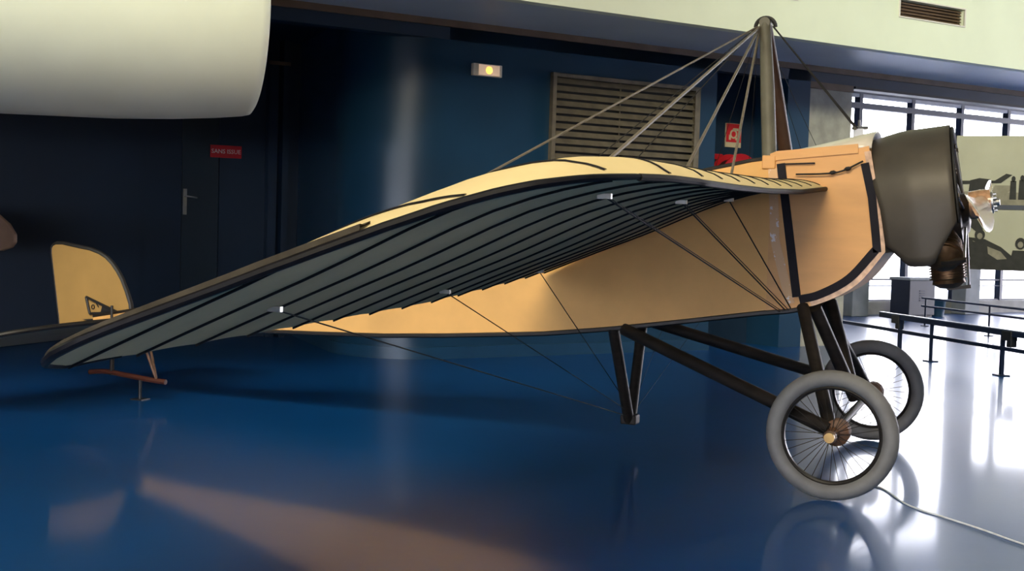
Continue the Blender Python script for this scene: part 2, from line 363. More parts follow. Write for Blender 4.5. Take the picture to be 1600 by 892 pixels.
# fire hose sign + reel in niche
s = thing('hose_sign', W(3.285, 2.32, 0.54), 'red and cream fire hose pictogram sign in the dark niche', 'sign')
mb = MB(); wbox(mb, 3.165, 3.405, 2.325, 2.605, 0.535, 0.55); obj('sign_plate', mb, 'cream_sign', s)
mb = MB(); wbox(mb, 3.172, 3.398, 2.385, 2.60, 0.53, 0.535); obj('red_field', mb, 'red', s)
mb = MB(); mb.lathe([(0.055, 0), (0.055, 0.004), (0.035, 0.004), (0.035, 0)], W(3.28, 2.48, 0.530), -WN, 20, closed=True)
wbox(mb, 3.27, 3.35, 2.52, 2.55, 0.526, 0.53); wbox(mb, 3.21, 3.24, 2.41, 2.47, 0.526, 0.53); wbox(mb, 3.31, 3.36, 2.41, 2.44, 0.526, 0.53); obj('pictogram', mb, 'cream_sign', s)
s = thing('hose_reel', W(3.15, 1.63, 0.4), 'red fire hose reel in the dark niche behind the fuselage', 'hose reel')
rc = W(3.15, 1.935, 0.34)
for nm, h0 in (('reel_disc', -0.10), ('reel_disc', 0.10)):
    mb = MB(); mb.lathe([(0.05, h0), (0.295, h0), (0.30, h0+0.012), (0.295, h0+0.024), (0.05, h0+0.024)], rc, -WN, 32, closed=True); obj(nm, mb, 'redreel', s, smooth=True)
mb = MB(); mb.lathe([(0.24, -0.075), (0.24, 0.098), (0.1, 0.098), (0.1, -0.075)], rc, -WN, 32, closed=True); obj('hose_coil', mb, 'black', s, smooth=True)
mb = MB(); mb.tube([rc + WN*0.205, rc - WN*0.13], 0.045, 12); obj('reel_axle', mb, 'redreel', s, smooth=True)
s = thing('fire_cabinet', W(3.02, 1.9, 0.5), 'small red box left of the hose reel in the niche', 'box')
mb = MB(); wbox(mb, 2.93, 3.10, 1.85, 2.235, 0.49, 0.55); obj('box_body', mb, 'redreel', s, bevel=0.01)
mb = MB(); wbox(mb, 2.945, 3.085, 1.87, 2.17, 0.48, 0.49); obj('box_door', mb, 'black', s)
# window bay
VO = Vector((-0.645, 16.662, 0))
def V(u, z=0.0, d=0.0): return VO + WU*u + WN*d + UZ*z
def vbox(mb, u0, u1, z0, z1, d0, d1):
    return mb.box(V((u0+u1)/2, (z0+z1)/2, (d0+d1)/2), (u1-u0, d1-d0, z1-z0), WU, WN, UZ)
mb = MB(); vbox(mb, -8, 9, 0, 0.22, 0.0, 0.3); struct('wall_sill', mb, 'sill', 'low grey kerb below the windows')
mb = MB(); vbox(mb, -8, 9, 4.15, 4.3, -4.2, 0.4); struct('ceiling_bay', mb, 'ceil', 'ceiling of the window bay')
ms = [-5.37, -4.1, -2.83, -1.56, -0.29, 0.98, 2.25, 3.52]
mb = MB(); vbox(mb, 3.52, 14.0, 0.0, 4.15, 0.05, 0.3); struct('wall_north', mb, 'wallgrey', 'solid wall beyond the last window')
for i in range(len(ms)-1):
    a, b = ms[i], ms[i+1]
    pn = MB(); vbox(pn, a+0.035, b-0.035, 0.245, 3.44, 0.145, 0.151)
    win = struct('window_%d' % (i+1), pn, 'glass', 'tall window bay of clear glass')
    mb = MB(); vbox(mb, a-0.04, a+0.035, 0.22, 4.15, 0.08, 0.2); obj('mullion', mb, 'winframe', win)
    mb = MB(); vbox(mb, a+0.035, b-0.04, 0.22, 0.245, 0.1, 0.2); obj('bottom_rail', mb, 'winframe', win)
    mb = MB(); vbox(mb, a+0.035, b-0.04, 3.44, 3.535, 0.08, 0.2); obj('transom', mb, 'winframe', win)
    mb = MB(); vbox(mb, a+0.035, b-0.04, 3.68, 3.76, 0.08, 0.2); obj('upper_transom', mb, 'winframe', win)
    mb = MB(); vbox(mb, a+0.035, b-0.04, 3.625, 3.68, 0.09, 0.2); obj('transom_ledge', mb, 'winlight', win)
    mb = MB(); vbox(mb, a+0.035, b-0.035, 3.535, 3.625, 0.145, 0.151); obj('middle_pane', mb, 'glass', win)
    mb = MB(); vbox(mb, a+0.035, b-0.035, 3.76, 4.15, 0.145, 0.151); obj('upper_pane', mb, 'glass', win)
    mb = MB(); vbox(mb, a+0.035, b-0.04, 0.575, 0.605, 0.09, 0.13); obj('guard_bar', mb, 'rail', win)
    mb = MB(); vbox(mb, a+0.035, b-0.04, 0.475, 0.49, 0.09, 0.12); obj('guard_bar', mb, 'rail', win)
cols = [(-3.25, 'low grey pier by the dark cabinet'), (-0.47, 'grey pier behind the engine and the photo board')]
for i, (u, lb) in enumerate(cols):
    mb = MB(); vbox(mb, u, u+0.38, 0, (1.25, 2.9)[i], -0.30, 0.0)
    struct('wall_column_%d' % (i+1), mb, 'column', lb, bevel=0.01)
mb = MB(); mb.add([V(-40, -0.25, 0.4), V(40, -0.25, 0.4), V(40, -0.25, 60), V(-40, -0.25, 60)], [(0,1,2,3)])
struct('floor_outside', mb, 'ground', 'bright paving outside the windows')
# cabinet, bin
s = thing('floor_cabinet', V(-2.1, 0, -0.5), 'dark upright cabinet standing on the floor by the windows', 'cabinet')
mb = MB(); vbox(mb, -2.42, -1.80, 0.04, 0.62, -0.75, -0.35); obj('cabinet_body', mb, 'cabinet', s, bevel=0.01)
mb = MB(); vbox(mb, -2.44, -1.78, 0.62, 0.66, -0.77, -0.33); obj('cabinet_top', mb, 'column', s)
mb = MB(); vbox(mb, -2.40, -1.82, 0.0, 0.04, -0.72, -0.38); obj('plinth', mb, 'black', s)
for k in range(5):
    mb = MB(); vbox(mb, -2.18, -2.06, 0.28+k*0.04, 0.292+k*0.04, -0.757, -0.75); obj('vent_bar', mb, 'rail', s)
s = thing('waste_bin', V(-1.4, 0, -0.5), 'small dark blue bin beside the dark cabinet', 'bin')
mb = MB(); mb.lathe([(0.10, 0.0), (0.13, 0.25), (0.14, 0.26), (0.125, 0.26), (0.095, 0.02)], V(-1.42, 0, -0.5), (0,0,1), 20); obj('bin_body', mb, 'bin', s, smooth=True)
mb = MB(); mb.lathe([(0.142, 0.255), (0.145, 0.27), (0.12, 0.285), (0.0, 0.287)], V(-1.42, 0, -0.5), (0,0,1), 20); obj('bin_lid', mb, 'bin', s, smooth=True)
# photo board
s = thing('photo_board', (0.4, 6.8, 0.0), 'large display board of old aviation photographs in front of the windows', 'display board')
BY = 6.8; BK = 0.61
def bz(z): return 1.345 + (z-1.345)*BK
BX0, BX1, BZ0, BZ1 = -0.95, 2.4, 0.80, 3.11
mb = MB(); mb.box(((BX0+BX1)/2*BK, BY+0.025, bz((BZ0+BZ1)/2)), ((BX1-BX0)*BK, 0.04, (BZ1-BZ0)*BK)); pan = obj('panel', mb, 'board', s)
for x in (0.62, 1.36):
    mb = MB(); mb.box((x, BY+0.07, 1.15), (0.05, 0.05, 2.3)); mb.box((x, BY+0.02, 0.015), (0.06, 0.7, 0.03)); obj('stand', mb, 'winframe', s)
mb = MB(); mb.box(((BX0+BX1)/2*BK, BY-0.001, bz(1.885)), ((BX1-BX0)*BK, 0.012, 0.046)); obj('dividing_bar', mb, 'winframe', s)
def decal(poly, mt, nm, lift=0.004):
    mb = MB(); mb.prism([(x*BK, BY+0.0045-lift, bz(z)) for x, z in poly], (0, lift, 0)); return obj(nm, mb, mt, s)
def blob(cx, cz, rx, rz, n=14): return [(cx+rx*cos(2*pi*k/n), cz+rz*sin(2*pi*k/n)) for k in range(n)]
decal([(BX0, 1.925), (BX1, 1.925), (BX1, 2.12), (BX0, 2.15)], 'boardmid', 'printed_ground')
decal([(-0.72, 2.13), (-0.38, 2.15), (-0.37, 2.36), (-0.55, 2.38), (-0.70, 2.34)], 'boarddk', 'printed_aircraft_body', 0.006)
decal([(-0.85, 2.33), (-0.30, 2.34), (-0.12, 2.46), (-0.02, 2.44), (-0.20, 2.30), (-0.85, 2.27)], 'boarddk', 'printed_aircraft_wing', 0.007)
for x, h in ((0.00, 0.40), (0.14, 0.42), (0.62, 0.38), (0.85, 0.41), (1.3, 0.39), (1.8, 0.40)):
    decal([(x-0.055, 2.02), (x-0.045, 2.02+h*0.8), (x+0.045, 2.02+h*0.8), (x+0.055, 2.02)], 'boarddk', 'printed_figure', 0.006)
    decal(blob(x, 2.02+h*0.88, 0.033, 0.05), 'boarddk', 'printed_head', 0.006)
decal([(-0.35, 2.12), (-0.10, 2.14), (0.0, 2.18), (-0.05, 2.26), (-0.3, 2.26)], 'boardmid', 'printed_shed', 0.005)
decal([(BX0, 0.80), (BX1, 0.80), (BX1, 0.98), (0.25, 1.02), (0.02, 1.06), (-0.15, 1.20), (-0.42, 1.33), (-0.72, 1.36), (BX0, 1.62)], 'boarddk', 'printed_wing_foreground', 0.006)
decal([(-0.62, 1.30), (-0.15, 1.12), (-0.05, 1.00), (-0.2, 0.98), (-0.45, 1.14)], 'boardmid', 'printed_wing_panel', 0.008)
for x, z, r in ((-0.50, 1.40, 0.10), (0.16, 1.27, 0.10), (0.55, 1.30, 0.11), (1.05, 1.25, 0.10), (1.6, 1.3, 0.11)):
    decal(blob(x, z, r*0.85, r), 'boarddk', 'printed_head', 0.009)
    decal(blob(x, z-0.02, r*0.45, r*0.55), 'boardmid', 'printed_face', 0.011)
    decal([(x-0.17, 0.9), (x-0.12, z-0.12), (x+0.12, z-0.12), (x+0.17, 0.9)], 'boarddk', 'printed_figure', 0.0085)
decal([(-0.85, 1.70), (-0.60, 1.74), (-0.45, 1.50), (-0.52, 1.42), (-0.72, 1.58)], 'boarddk', 'printed_figure', 0.007)
# barrier
R0 = Vector((-2.13, 8.85, 0)); R1 = Vector((0.17, 5.55, 0)); RD = (R1-R0).normalized(); RN = Vector((RD.y, -RD.x, 0))
s = thing('low_barrier', (-1.0, 7.2, 0), 'low dark blue steel barrier with two rails on the glossy floor', 'barrier')
e0 = R0 - RD*0.3; e1 = R1 + RD*1.2; ln = (e1-e0).length; mid = (e0+e1)/2
e0u = R0 + RD*1.35; midu = (e0u+e1)/2; lnu = (e1-e0u).length
mb = MB(); mb.box(midu+UZ*0.425, (lnu, 0.05, 0.05), RD, RN, UZ); obj('top_rail', mb, 'rail', s)
mb = MB(); mb.box(midu+UZ*0.456, (lnu, 0.055, 0.012), RD, RN, UZ); o = obj('rail_cap', mb, 'railtop', s); o['label'] = 'grey rail cap'
mb = MB(); mb.box(mid+UZ*0.27, (ln, 0.03, 0.038), RD, RN, UZ); obj('lower_rail', mb, 'rail', s)
for k, t in enumerate((0.25, 1.78, 2.42, 3.68, 4.9)):
    p = R0 + RD*t; top = 0.40 if t > 1.4 else 0.25
    mb = MB(); mb.box(p+UZ*top/2, (0.035 if k != 2 else 0.018, 0.035, top), RD, RN, UZ); mb.box(p+UZ*0.006, (0.12, 0.12, 0.012), RD, RN, UZ); obj('post', mb, 'rail', s)
for t in (1.72, 3.78):
    mb = MB(); mb.box(R0+RD*t+UZ*0.40, (0.15, 0.08, 0.09), RD, RN, UZ); mb.box(R0+RD*(t+0.04)+UZ*0.34, (0.07, 0.07, 0.09), RD, RN, UZ); obj('clamp', mb, 'black', s, bevel=0.006)
# a farther second barrier with thin rails
s = thing('thin_rail_barrier', (0.5, 11, 0), 'thin dark railing standing on the floor nearer the windows', 'barrier')
Q0 = Vector((-1.2, 12.6, 0)); Q1 = Vector((1.6, 8.6, 0)); QD = (Q1-Q0).normalized()
for z in (0.42, 0.30):
    mb = MB(); mb.tube([Q0+UZ*z, Q1+UZ*z], 0.016); obj('rail', mb, 'rail', s, smooth=True)
for t in (0.1, 1.7, 3.3, 4.8):
    mb = MB(); mb.tube([Q0+QD*t, Q0+QD*t+UZ*0.43], 0.014); mb.lathe([(0.06, 0), (0.06, 0.01), (0.0, 0.012)], Q0+QD*t, (0,0,1), 14); obj('post', mb, 'rail', s, smooth=True)
# white cord on the floor
pts = smoothpts([(-0.66, -0.52, 0.004), (-0.568, -0.615, 0.004), (-0.443, -0.92, 0.004), (-0.35, -1.06, 0.004), (-0.26, -1.15, 0.004), (-0.074, -1.345, 0.004), (0.116, -1.573, 0.004), (0.3, -1.75, 0.004)])
tag(obj('extension_cord', MB().tube(pts, 0.0048, 6), 'cord', smooth=True), 'thin white cord lying on the blue floor by the front wheel', 'cord')
# little pale folding stand far under the fuselage
s = thing('folding_stand', (-2.97, 9.85, 0), 'small pale folding stand seen far off under the fuselage', 'stand')
for nm, a, b in (('leg', (-3.07, 9.80, 0), (-2.93, 9.80, 0.27)), ('leg', (-2.90, 9.75, 0), (-2.93, 9.80, 0.27)), ('leg', (-2.95, 9.98, 0), (-2.93, 9.80, 0.27))):
    mb = MB(); mb.tube([a, b], 0.014, 8); obj(nm, mb, 'signwhite', s, smooth=True)
mb = MB(); mb.box((-2.93, 9.80, 0.28), (0.12, 0.10, 0.02)); obj('stand_head', mb, 'signwhite', s)
# small white card
s = thing('floor_card', (-4.62, 5.02, 0), 'tiny folded white card on the floor by the curved wall', 'card')
mb = MB(); mb.box((-4.64, 4.60, 0.045), (0.07, 0.005, 0.09), (1,0,0), (0,0.94,0.34), (0,-0.34,0.94)); obj('card_front', mb, 'signwhite', s)
mb = MB(); mb.box((-4.64, 4.64, 0.045), (0.07, 0.005, 0.09), (1,0,0), (0,0.94,-0.34), (0,0.34,0.94)); obj('card_back', mb, 'signwhite', s)
s.location = (-4.64, 4.62, 0)
for ch in s.children: ch.matrix_parent_inverse = s.matrix_basis.inverted()
# hanging white body, top left
s = thing('white_hull', (-6.5, -0.6, 2.08), 'huge smooth white rounded body hanging at the top left', 'hull')
HA = Vector((0.73, 0.683, 0)).normalized(); HE = Vector((-5.27, 0.545, 2.80))
prof = [(0.001, 0.0), (0.40, 0.0), (0.69, 0.0), (0.71, -0.012), (0.722, -0.06), (0.745, -0.25), (0.77, -0.55), (0.79, -0.95), (0.80, -1.8), (0.79, -2.8), (0.72, -3.8), (0.55, -4.6), (0.3, -5.1), (0.001, -5.3)]
mb = MB(); mb.lathe(prof, HE, HA, 72); obj('hull_shell', mb, 'hullwhite', s, smooth=True, sharp=60)
for h in (-1.0, -3.4):
    p = HE + HA*h; mb = MB(); mb.tube([(p.x, p.y, 3.5), (p.x, p.y, 7.0)], 0.012); obj('hanger_cable', mb, 'cabledk', s, smooth=True)
# neighbour aircraft rudder poking in at left
s = thing('neighbour_tail_panel', (-8.6, 1.0, 0), 'brown rounded tail panel of another machine at the left edge', 'tail panel')
poly = [(-9.2, 1.36), (-8.5, 1.36), (-8.05, 1.30), (-7.93, 1.22), (-7.86, 1.13), (-7.86, 1.06), (-7.90, 1.015), (-8.0, 0.985), (-8.5, 0.97), (-9.2, 0.97)]
mb = MB(); mb.prism([(x, 0.98, z) for x, z in poly], (0, 0.04, 0)); obj('panel_skin', mb, 'nbr', s, bevel=0.012)
mb = MB(); mb.tube([(-8.8, 1.0, 0), (-8.8, 1.0, 1.0)], 0.03); mb.lathe([(0.2, 0), (0.2, 0.02), (0.02, 0.04)], (-8.8, 1.0, 0), (0,0,1)); obj('support_post', mb, 'black', s, smooth=True)
# hall shell out of view
mb = MB(); mb.box((0, 5, 7.1), (32, 40, 0.2)); struct('ceiling', mb, 'ceil', 'high pale hall ceiling')
mb = MB(); mb.box((-16.1, 8, 3.5), (0.2, 44, 7.4)); struct('wall_west', mb, 'wallgrey', 'dim side wall of the hall')
mb = MB(); mb.box((0, -14.1, 0.0), (32, 0.2, 0.4)); mb.box((0, -14.1, 4.7), (32, 0.2, 5.0)); mb.box((-12.0, -14.1, 1.2), (8, 0.2, 2.0)); mb.box((10.0, -14.1, 1.2), (12, 0.2, 2.0))
struct('wall_south', mb, 'wallgrey', 'dim wall with a band of windows behind the viewer')
for k in range(6):
    x0 = -8.0 + 2*k; pn = MB(); pn.box((x0+1.0, -14.1, 1.2), (1.92, 0.008, 2.0)); wn = struct('window_%d' % (21+k), pn, 'glass', 'wide window behind the viewer')
    mb = MB(); mb.box((x0, -14.1, 1.2), (0.08, 0.12, 2.0)); obj('mullion', mb, 'winframe', wn)
mb = MB(); mb.add([(-40, -14.3, -0.3), (40, -14.3, -0.3), (40, -60, -0.3), (-40, -60, -0.3)], [(0, 1, 2, 3)]); struct('floor_forecourt', mb, 'forecourt', 'paving outside the windows behind the viewer')
mb = MB(); mb.box((16.1, 2, 3.5), (0.2, 32, 7.4)); struct('wall_east', mb, 'wallgrey', 'dim wall at the nose end of the hall')
for i, (l, t, sx, sy, p, c, spr) in enumerate(LAMPS):
    dv = (Vector(t)-Vector(l)).normalized(); q = dv.to_track_quat('-Z', 'Y'); X = q @ Vector((1,0,0)); Y = q @ Vector((0,1,0))
    s = thing('ceiling_lamp', Vector(l), ('wide ceiling floodlight above the viewer', 'ceiling floodlight above the tail side', 'ceiling floodlight aimed at the balcony')[i], 'lamp', 'ceiling floodlights')
    mb = MB(); mb.box(Vector(l)-dv*0.06, (sx+0.1, sy+0.1, 0.08), X, Y, dv); obj('lamp_housing', mb, 'fixt', s)
    mb = MB(); mb.tube([Vector(l)-dv*0.08, Vector((l[0], l[1], 7.0 if l[2] > 5 else 4.15))], 0.03); obj('lamp_stem', mb, 'fixt', s)

# ================================================================== the monoplane
plane = thing('monoplane', (-2.2, 0, 0), 'early cream fabric monoplane with spoked wheels and cable braced wings on the blue floor', 'aeroplane')
def part(name, mb, m, parent=plane, **k): return obj(name, mb, m, parent, **k)
# ---- fuselage
def fw(x):
    return 0.35 if x > -2.0 else max(0.03, 0.35-0.32*(-2.0-x)/4.2)
fbx = [-6.2, -5.4, -4.54, -4.23, -3.74, -3.27, -2.61, -2.2, -1.81, -1.33, -1.115]
fbz = [0.50, 0.545, 0.578, 0.587, 0.606, 0.637, 0.691, 0.744, 0.805, 0.883, 0.916]
def fbot(x): return interp(x, fbx, fbz)
def ftop(x): return interp(x, [-6.2, -5.4, -4.2, -2.6, -1.6, -1.31], [0.58, 0.72, 1.03, 1.44, 1.693, 1.755])
xs = [-6.2 + (6.2-1.27)*k/44 for k in range(45)]
rows = []
for x in xs:
    b = fw(x); rows.append([(x, -b, fbot(x)), (x, -b-0.004*sin(pi*0.5), (fbot(x)+ftop(x))/2), (x, -b, ftop(x)), (x, b, ftop(x)), (x, b+0.004, (fbot(x)+ftop(x))/2), (x, b, fbot(x))])
mb = MB(); mb.grid(rows, closed_u=True); n = 6
mb.f.append(tuple(range(5, -1, -1))); mb.f.append(tuple(range(44*6, 45*6)))
fus = part('fuselage', mb, 'fabric', smooth=True, sharp=30)
for sgn in (-1, 1):
    pts = [(x, sgn*(fw(x)-0.004), fbot(x)-0.004) for x in xs]
    obj('bottom_longeron', MB().tube(pts, 0.016, 6), 'longeron', fus)
    pts = [(x, sgn*(fw(x)-0.004), ftop(x)+0.004) for x in xs]
    obj('top_longeron', MB().tube(pts, 0.012, 6), 'strut', fus)
# cockpit rim and opening
cp = MB(); ov = []
for k in range(28):
    a = 2*pi*k/28; x = -1.95 + 0.30*cos(a); ov.append((x, 0.24*sin(a), ftop(x)+0.012))
ov.append(ov[0]); cp.tube(ov, 0.018, 8, cap=False); obj('cockpit_rim', cp, 'strut', fus, smooth=True)
cp = MB(); cp.add([(x, y, z-0.006) for x, y, z in ov[:-1]], [tuple(range(28))]); obj('cockpit_opening', cp, 'black', fus)
# ---- nose section (ply panel)
bel = smoothpts([(-1.27, 0, 0.892), (-1.115, 0, 0.914), (-0.942, 0, 0.969), (-0.773, 0, 1.073), (-0.638, 0, 1.247)], 5)
outl = [(p.x, p.z) for p in bel] + [(-0.69, 1.55), (-0.745, 1.83), (-0.80, 1.815), (-1.24, 1.768), (-1.27, 1.765)]
mb = MB(); mb.prism([(x, -0.352, z) for x, z in outl], (0, 0.704, 0)); nose = part('nose_section', mb, 'ply')
def ystrip(pts, w, y0, y1, nm, m, parent):
    # flat strip of width w following (x,z) points, on the side between y0 and y1
    P = [Vector((p[0], 0, p[1])) for p in pts]; A = []; B = []
    for i, p in enumerate(P):
        t = (P[min(i+1, len(P)-1)]-P[max(i-1, 0)]).normalized(); nn = Vector((t.z, 0, -t.x))
        A.append(p+nn*w/2); B.append(p-nn*w/2)
    mb = MB()
    for i in range(len(P)-1):
        q = [A[i], A[i+1], B[i+1], B[i]]
        vs = [(v.x, y0, v.z) for v in q] + [(v.x, y1, v.z) for v in q]
        mb.add(vs, [(0,1,2,3), (7,6,5,4), (0,4,5,1), (2,6,7,3), (1,5,6,2), (3,7,4,0)])
    return obj(nm, mb, m, parent)
for sg in (-1, 1):
    y0, y1 = (0.345*sg, 0.364*sg)
    fr = [(p.x, p.z) for p in smoothpts([(-1.085, 0, 0.972), (-0.975, 0, 1.005), (-0.82, 0, 1.10), (-0.685, 0, 1.262)], 6)]
    ystrip([(-1.217, 1.728), (-1.10, 0.985)], 0.046, y0, y1*1.006, 'frame_strip', 'navy', nose)
    ystrip(fr, 0.046, y0, y1, 'frame_strip', 'navy', nose)
    ystrip([(-0.676, 1.25), (-0.688, 1.35), (-0.716, 1.55), (-0.762, 1.735)], 0.044, y0, y1, 'frame_strip', 'navy', nose)
    ystrip([(-1.22, 1.724), (-1.03, 1.732)], 0.008, y0, y1, 'panel_seam', 'navy', nose)
    rim = [(p.x, p.z) for p in bel[8:]]
    ystrip([(x-0.012, z+0.012) for x, z in rim]+[(-0.655, 1.30), (-0.70, 1.55), (-0.75, 1.80)], 0.035, y0, 0.358*sg, 'edge_strip', 'rimwood', nose)
    ystrip([(-1.262, 1.70), (-1.235, 1.30), (-1.135, 0.945)], 0.05, y0, 0.358*sg, 'chipped_strip', 'chip', nose)
    ystrip([(-1.27, 1.758), (-1.24, 1.772), (-0.80, 1.815)], 0.05, y0, 0.36*sg, 'top_strip', 'ply', nose)
    mb = MB(); mb.box((-1.285, 0.345*sg, 1.735), (0.075, 0.04, 0.075)); obj('corner_block', mb, 'ply', nose, bevel=0.006)
for sg in (-1, 1):
    obj('bottom_longeron', MB().tube([(p.x, 0.346*sg, p.z-0.004) for p in bel[:8]], 0.016, 6), 'longeron', nose)
# drooping wire on the panel
mb = MB(); mb.tube(smoothpts([(-1.13, -0.372, 1.668), (-0.97, -0.372, 1.674), (-0.88, -0.372, 1.69), (-0.77, -0.372, 1.745)]), 0.005, 6)
for x, z in ((-0.93, 1.681), (-0.85, 1.703)):
    mb.lathe([(0.003, -0.02), (0.011, -0.008), (0.011, 0.008), (0.003, 0.02)], (x, -0.372, z), (1, 0, 0.2), 8)
part('panel_wire', mb, 'cabledk', smooth=True)
# ---- fore deck
rows = []
for k in range(9):
    t = k/8; x = -1.25 + t*0.52; zs = 1.770 + t*0.05; crn = 1.80 + t*0.135
    rows.append([(x, -0.35*cos(a), zs + max(0.004, crn-zs)*sin(a)) for a in [pi*j/16 for j in range(17)]])
mb = MB(); mb.grid(rows); o = part('fore_deck', mb, 'deck', smooth=True)
md = o.modifiers.new('thick', 'SOLIDIFY'); md.thickness = 0.01
mb = MB(); mb.box((-0.84, 0.0, 1.925), (0.05, 0.05, 0.05)); mb.tube([(-0.84, 0, 1.94), (-0.84, 0, 2.0)], 0.008); mb.tube([(-0.87, -0.04, 1.95), (-0.80, 0.05, 1.96)], 0.010); part('deck_fitting', mb, 'steel')
# ---- cowling (horseshoe)
ax0 = Vector((-0.665, 0, 1.482)); ax1 = Vector((-0.285, 0, 1.535)); AX = (ax1-ax0).normalized(); AZ = Vector((-AX.z, 0, AX.x))
def low(t):  # lower edge below the axis along the length
    return interp(t, [0.0, 0.10, 0.22, 0.30, 0.62, 0.80, 0.95, 1.0], [0.20, 0.24, 0.295, 0.325, 0.33, 0.215, 0.135, 0.115])
rows = []
for i in range(15):
    t = i/14; c = ax0 + (ax1-ax0)*t; R = 0.395 + 0.038*min(1, t*2.2); hw = 0.385 + 0.04*min(1, t*2.2)
    row = []
    for k in range(7):
        f = 1-k/6.; row.append(c + Vector((0, -hw+0.02*f*f, 0)) - AZ*low(t)*f)
    for k in range(1, 24):
        a = pi*k/24; row.append(c + Vector((0, -hw*cos(a), 0)) + AZ*R*sin(a))
    for k in range(7):
        f = k/6.; row.append(c + Vector((0, hw-0.02*f*f, 0)) - AZ*low(t)*f)
    for j, p in enumerate(row):
        h = (p-c).dot(AZ); row[j] = p - AX*(1-t)*h*(0.19 if h > 0 else 0.05)
    rows.append(row)
mb = MB(); mb.grid(rows); cowl = part('engine_cowling', mb, 'cowl', smooth=True)
md = cowl.modifiers.new('thick', 'SOLIDIFY'); md.thickness = 0.008; md.offset = 1
# front lip
row0 = rows[-1]; cc = ax1
lip_in = [cc + (p-cc)*0.86 - AX*0.012 for p in row0]
mb = MB(); mb.grid([[p + AX*0.012 for p in row0], [cc+(p-cc)*0.97+AX*0.02 for p in row0], lip_in]); o = obj('front_lip', mb, 'cowlin', cowl, smooth=True)
md = o.modifiers.new('thick', 'SOLIDIFY'); md.thickness = 0.012
# ---- engine
EC = Vector((-0.365, 0, 1.462)); eng = None
mb = MB(); mb.lathe([(0.04, -0.30), (0.12, -0.28), (0.13, -0.12), (0.17, -0.10), (0.17, 0.10), (0.13, 0.11), (0.10, 0.14), (0.05, 0.15)], EC, AX, 28)
eng = part('engine_crankcase', mb, 'enginedk', smooth=True)
def cyl_mesh():
    prof = [(0.05, 0.15), (0.062, 0.155)]
    h = 0.18
    for k in range(12):
        r = 0.072 + 0.030*min(1, k/6.0)
        prof += [(r-0.012, h), (r, h+0.003), (r, h+0.008), (r-0.012, h+0.010)]; h += 0.0150
    prof += [(0.085, h), (0.09, h+0.02), (0.05, h+0.045), (0.02, h+0.05)]
    return prof
cp_ = cyl_mesh()
for k in range(7):
    a = 2*pi*k/7; d = -AZ*cos(a) + Vector((0, 1, 0))*sin(a)
    mb = MB(); mb.lathe(cp_, EC, d, 20); cyl = part('engine_cylinder', mb, 'engine', smooth=True, sharp=35)
    tn = AX.cross(d)
    mb = MB(); mb.tube([EC+AX*0.12+d*0.13, EC+AX*0.105+d*0.40], 0.007); obj('push_rod', mb, 'steel', cyl, smooth=True)
    mb = MB(); mb.box(EC+AX*0.05+d*0.408, (0.13, 0.02, 0.02), AX, tn, d); obj('rocker_arm', mb, 'enginedk', cyl)
mb = MB(); mb.tube([EC-AX*0.30, EC+AX*0.26], 0.035, 14); part('engine_shaft', mb, 'enginedk', smooth=True)
# ---- propeller (blades lie nearly level, pointing at and away from the viewer)
PC = Vector((-0.165, 0, 1.535)); hubx = AX
tilt = radians(-4.5)
Lt = (Vector((0, -cos(tilt), 0)) + AZ*sin(tilt)).normalized()
def blade(sg):
    D = Lt*sg; T = hubx.cross(D).normalized()
    st = [(0.05, 0.10, 0.085, 75), (0.16, 0.10, 0.075, 66), (0.30, 0.15, 0.05, 52), (0.50, 0.205, 0.035, 40), (0.75, 0.225, 0.024, 31), (0.98, 0.205, 0.017, 26), (1.12, 0.16, 0.012, 24), (1.19, 0.09, 0.008, 23), (1.215, 0.02, 0.004, 23)]
    rows = []
    for r, ch, th, pt in st:
        p = radians(pt); cdir = T*cos(p) + hubx*sin(p)*(1); ndir = hubx*cos(p) - T*sin(p)
        c = PC + D*r + hubx*0.0
        rows.append([c + cdir*ch*0.5*cos(2*pi*k/16) + ndir*(th*0.5*sin(2*pi*k/16) + 0.010*(1-cos(2*pi*k/16)**2)) for k in range(16)])
    mb = MB(); mb.grid(rows, closed_u=True); mb.f.append(tuple(range(15, -1, -1))); mb.f.append(tuple(range(8*16, 9*16)))
    return mb
for sg in (1, -1): part('propeller_blade', blade(sg), 'prop', smooth=True)
mb = MB(); mb.lathe([(0.02, -0.07), (0.075, -0.06), (0.08, 0.0), (0.075, 0.055), (0.03, 0.06)], PC, AX, 24); hub = part('propeller_hub', mb, 'prop', smooth=True)
mb = MB(); mb.lathe([(0.06, 0.055), (0.06, 0.066), (0.025, 0.068), (0.02, 0.10), (0.01, 0.102)], PC, AX, 20); obj('hub_plate', mb, 'steel', hub, smooth=True)
for k in range(6):
    a = 2*pi*k/6; p = PC + AZ*0.045*cos(a) + Vector((0, 0.045*sin(a), 0))
    mb = MB(); mb.tube([p+AX*0.06, p+AX*0.085], 0.007, 6); obj('hub_bolt', mb, 'steel', hub)
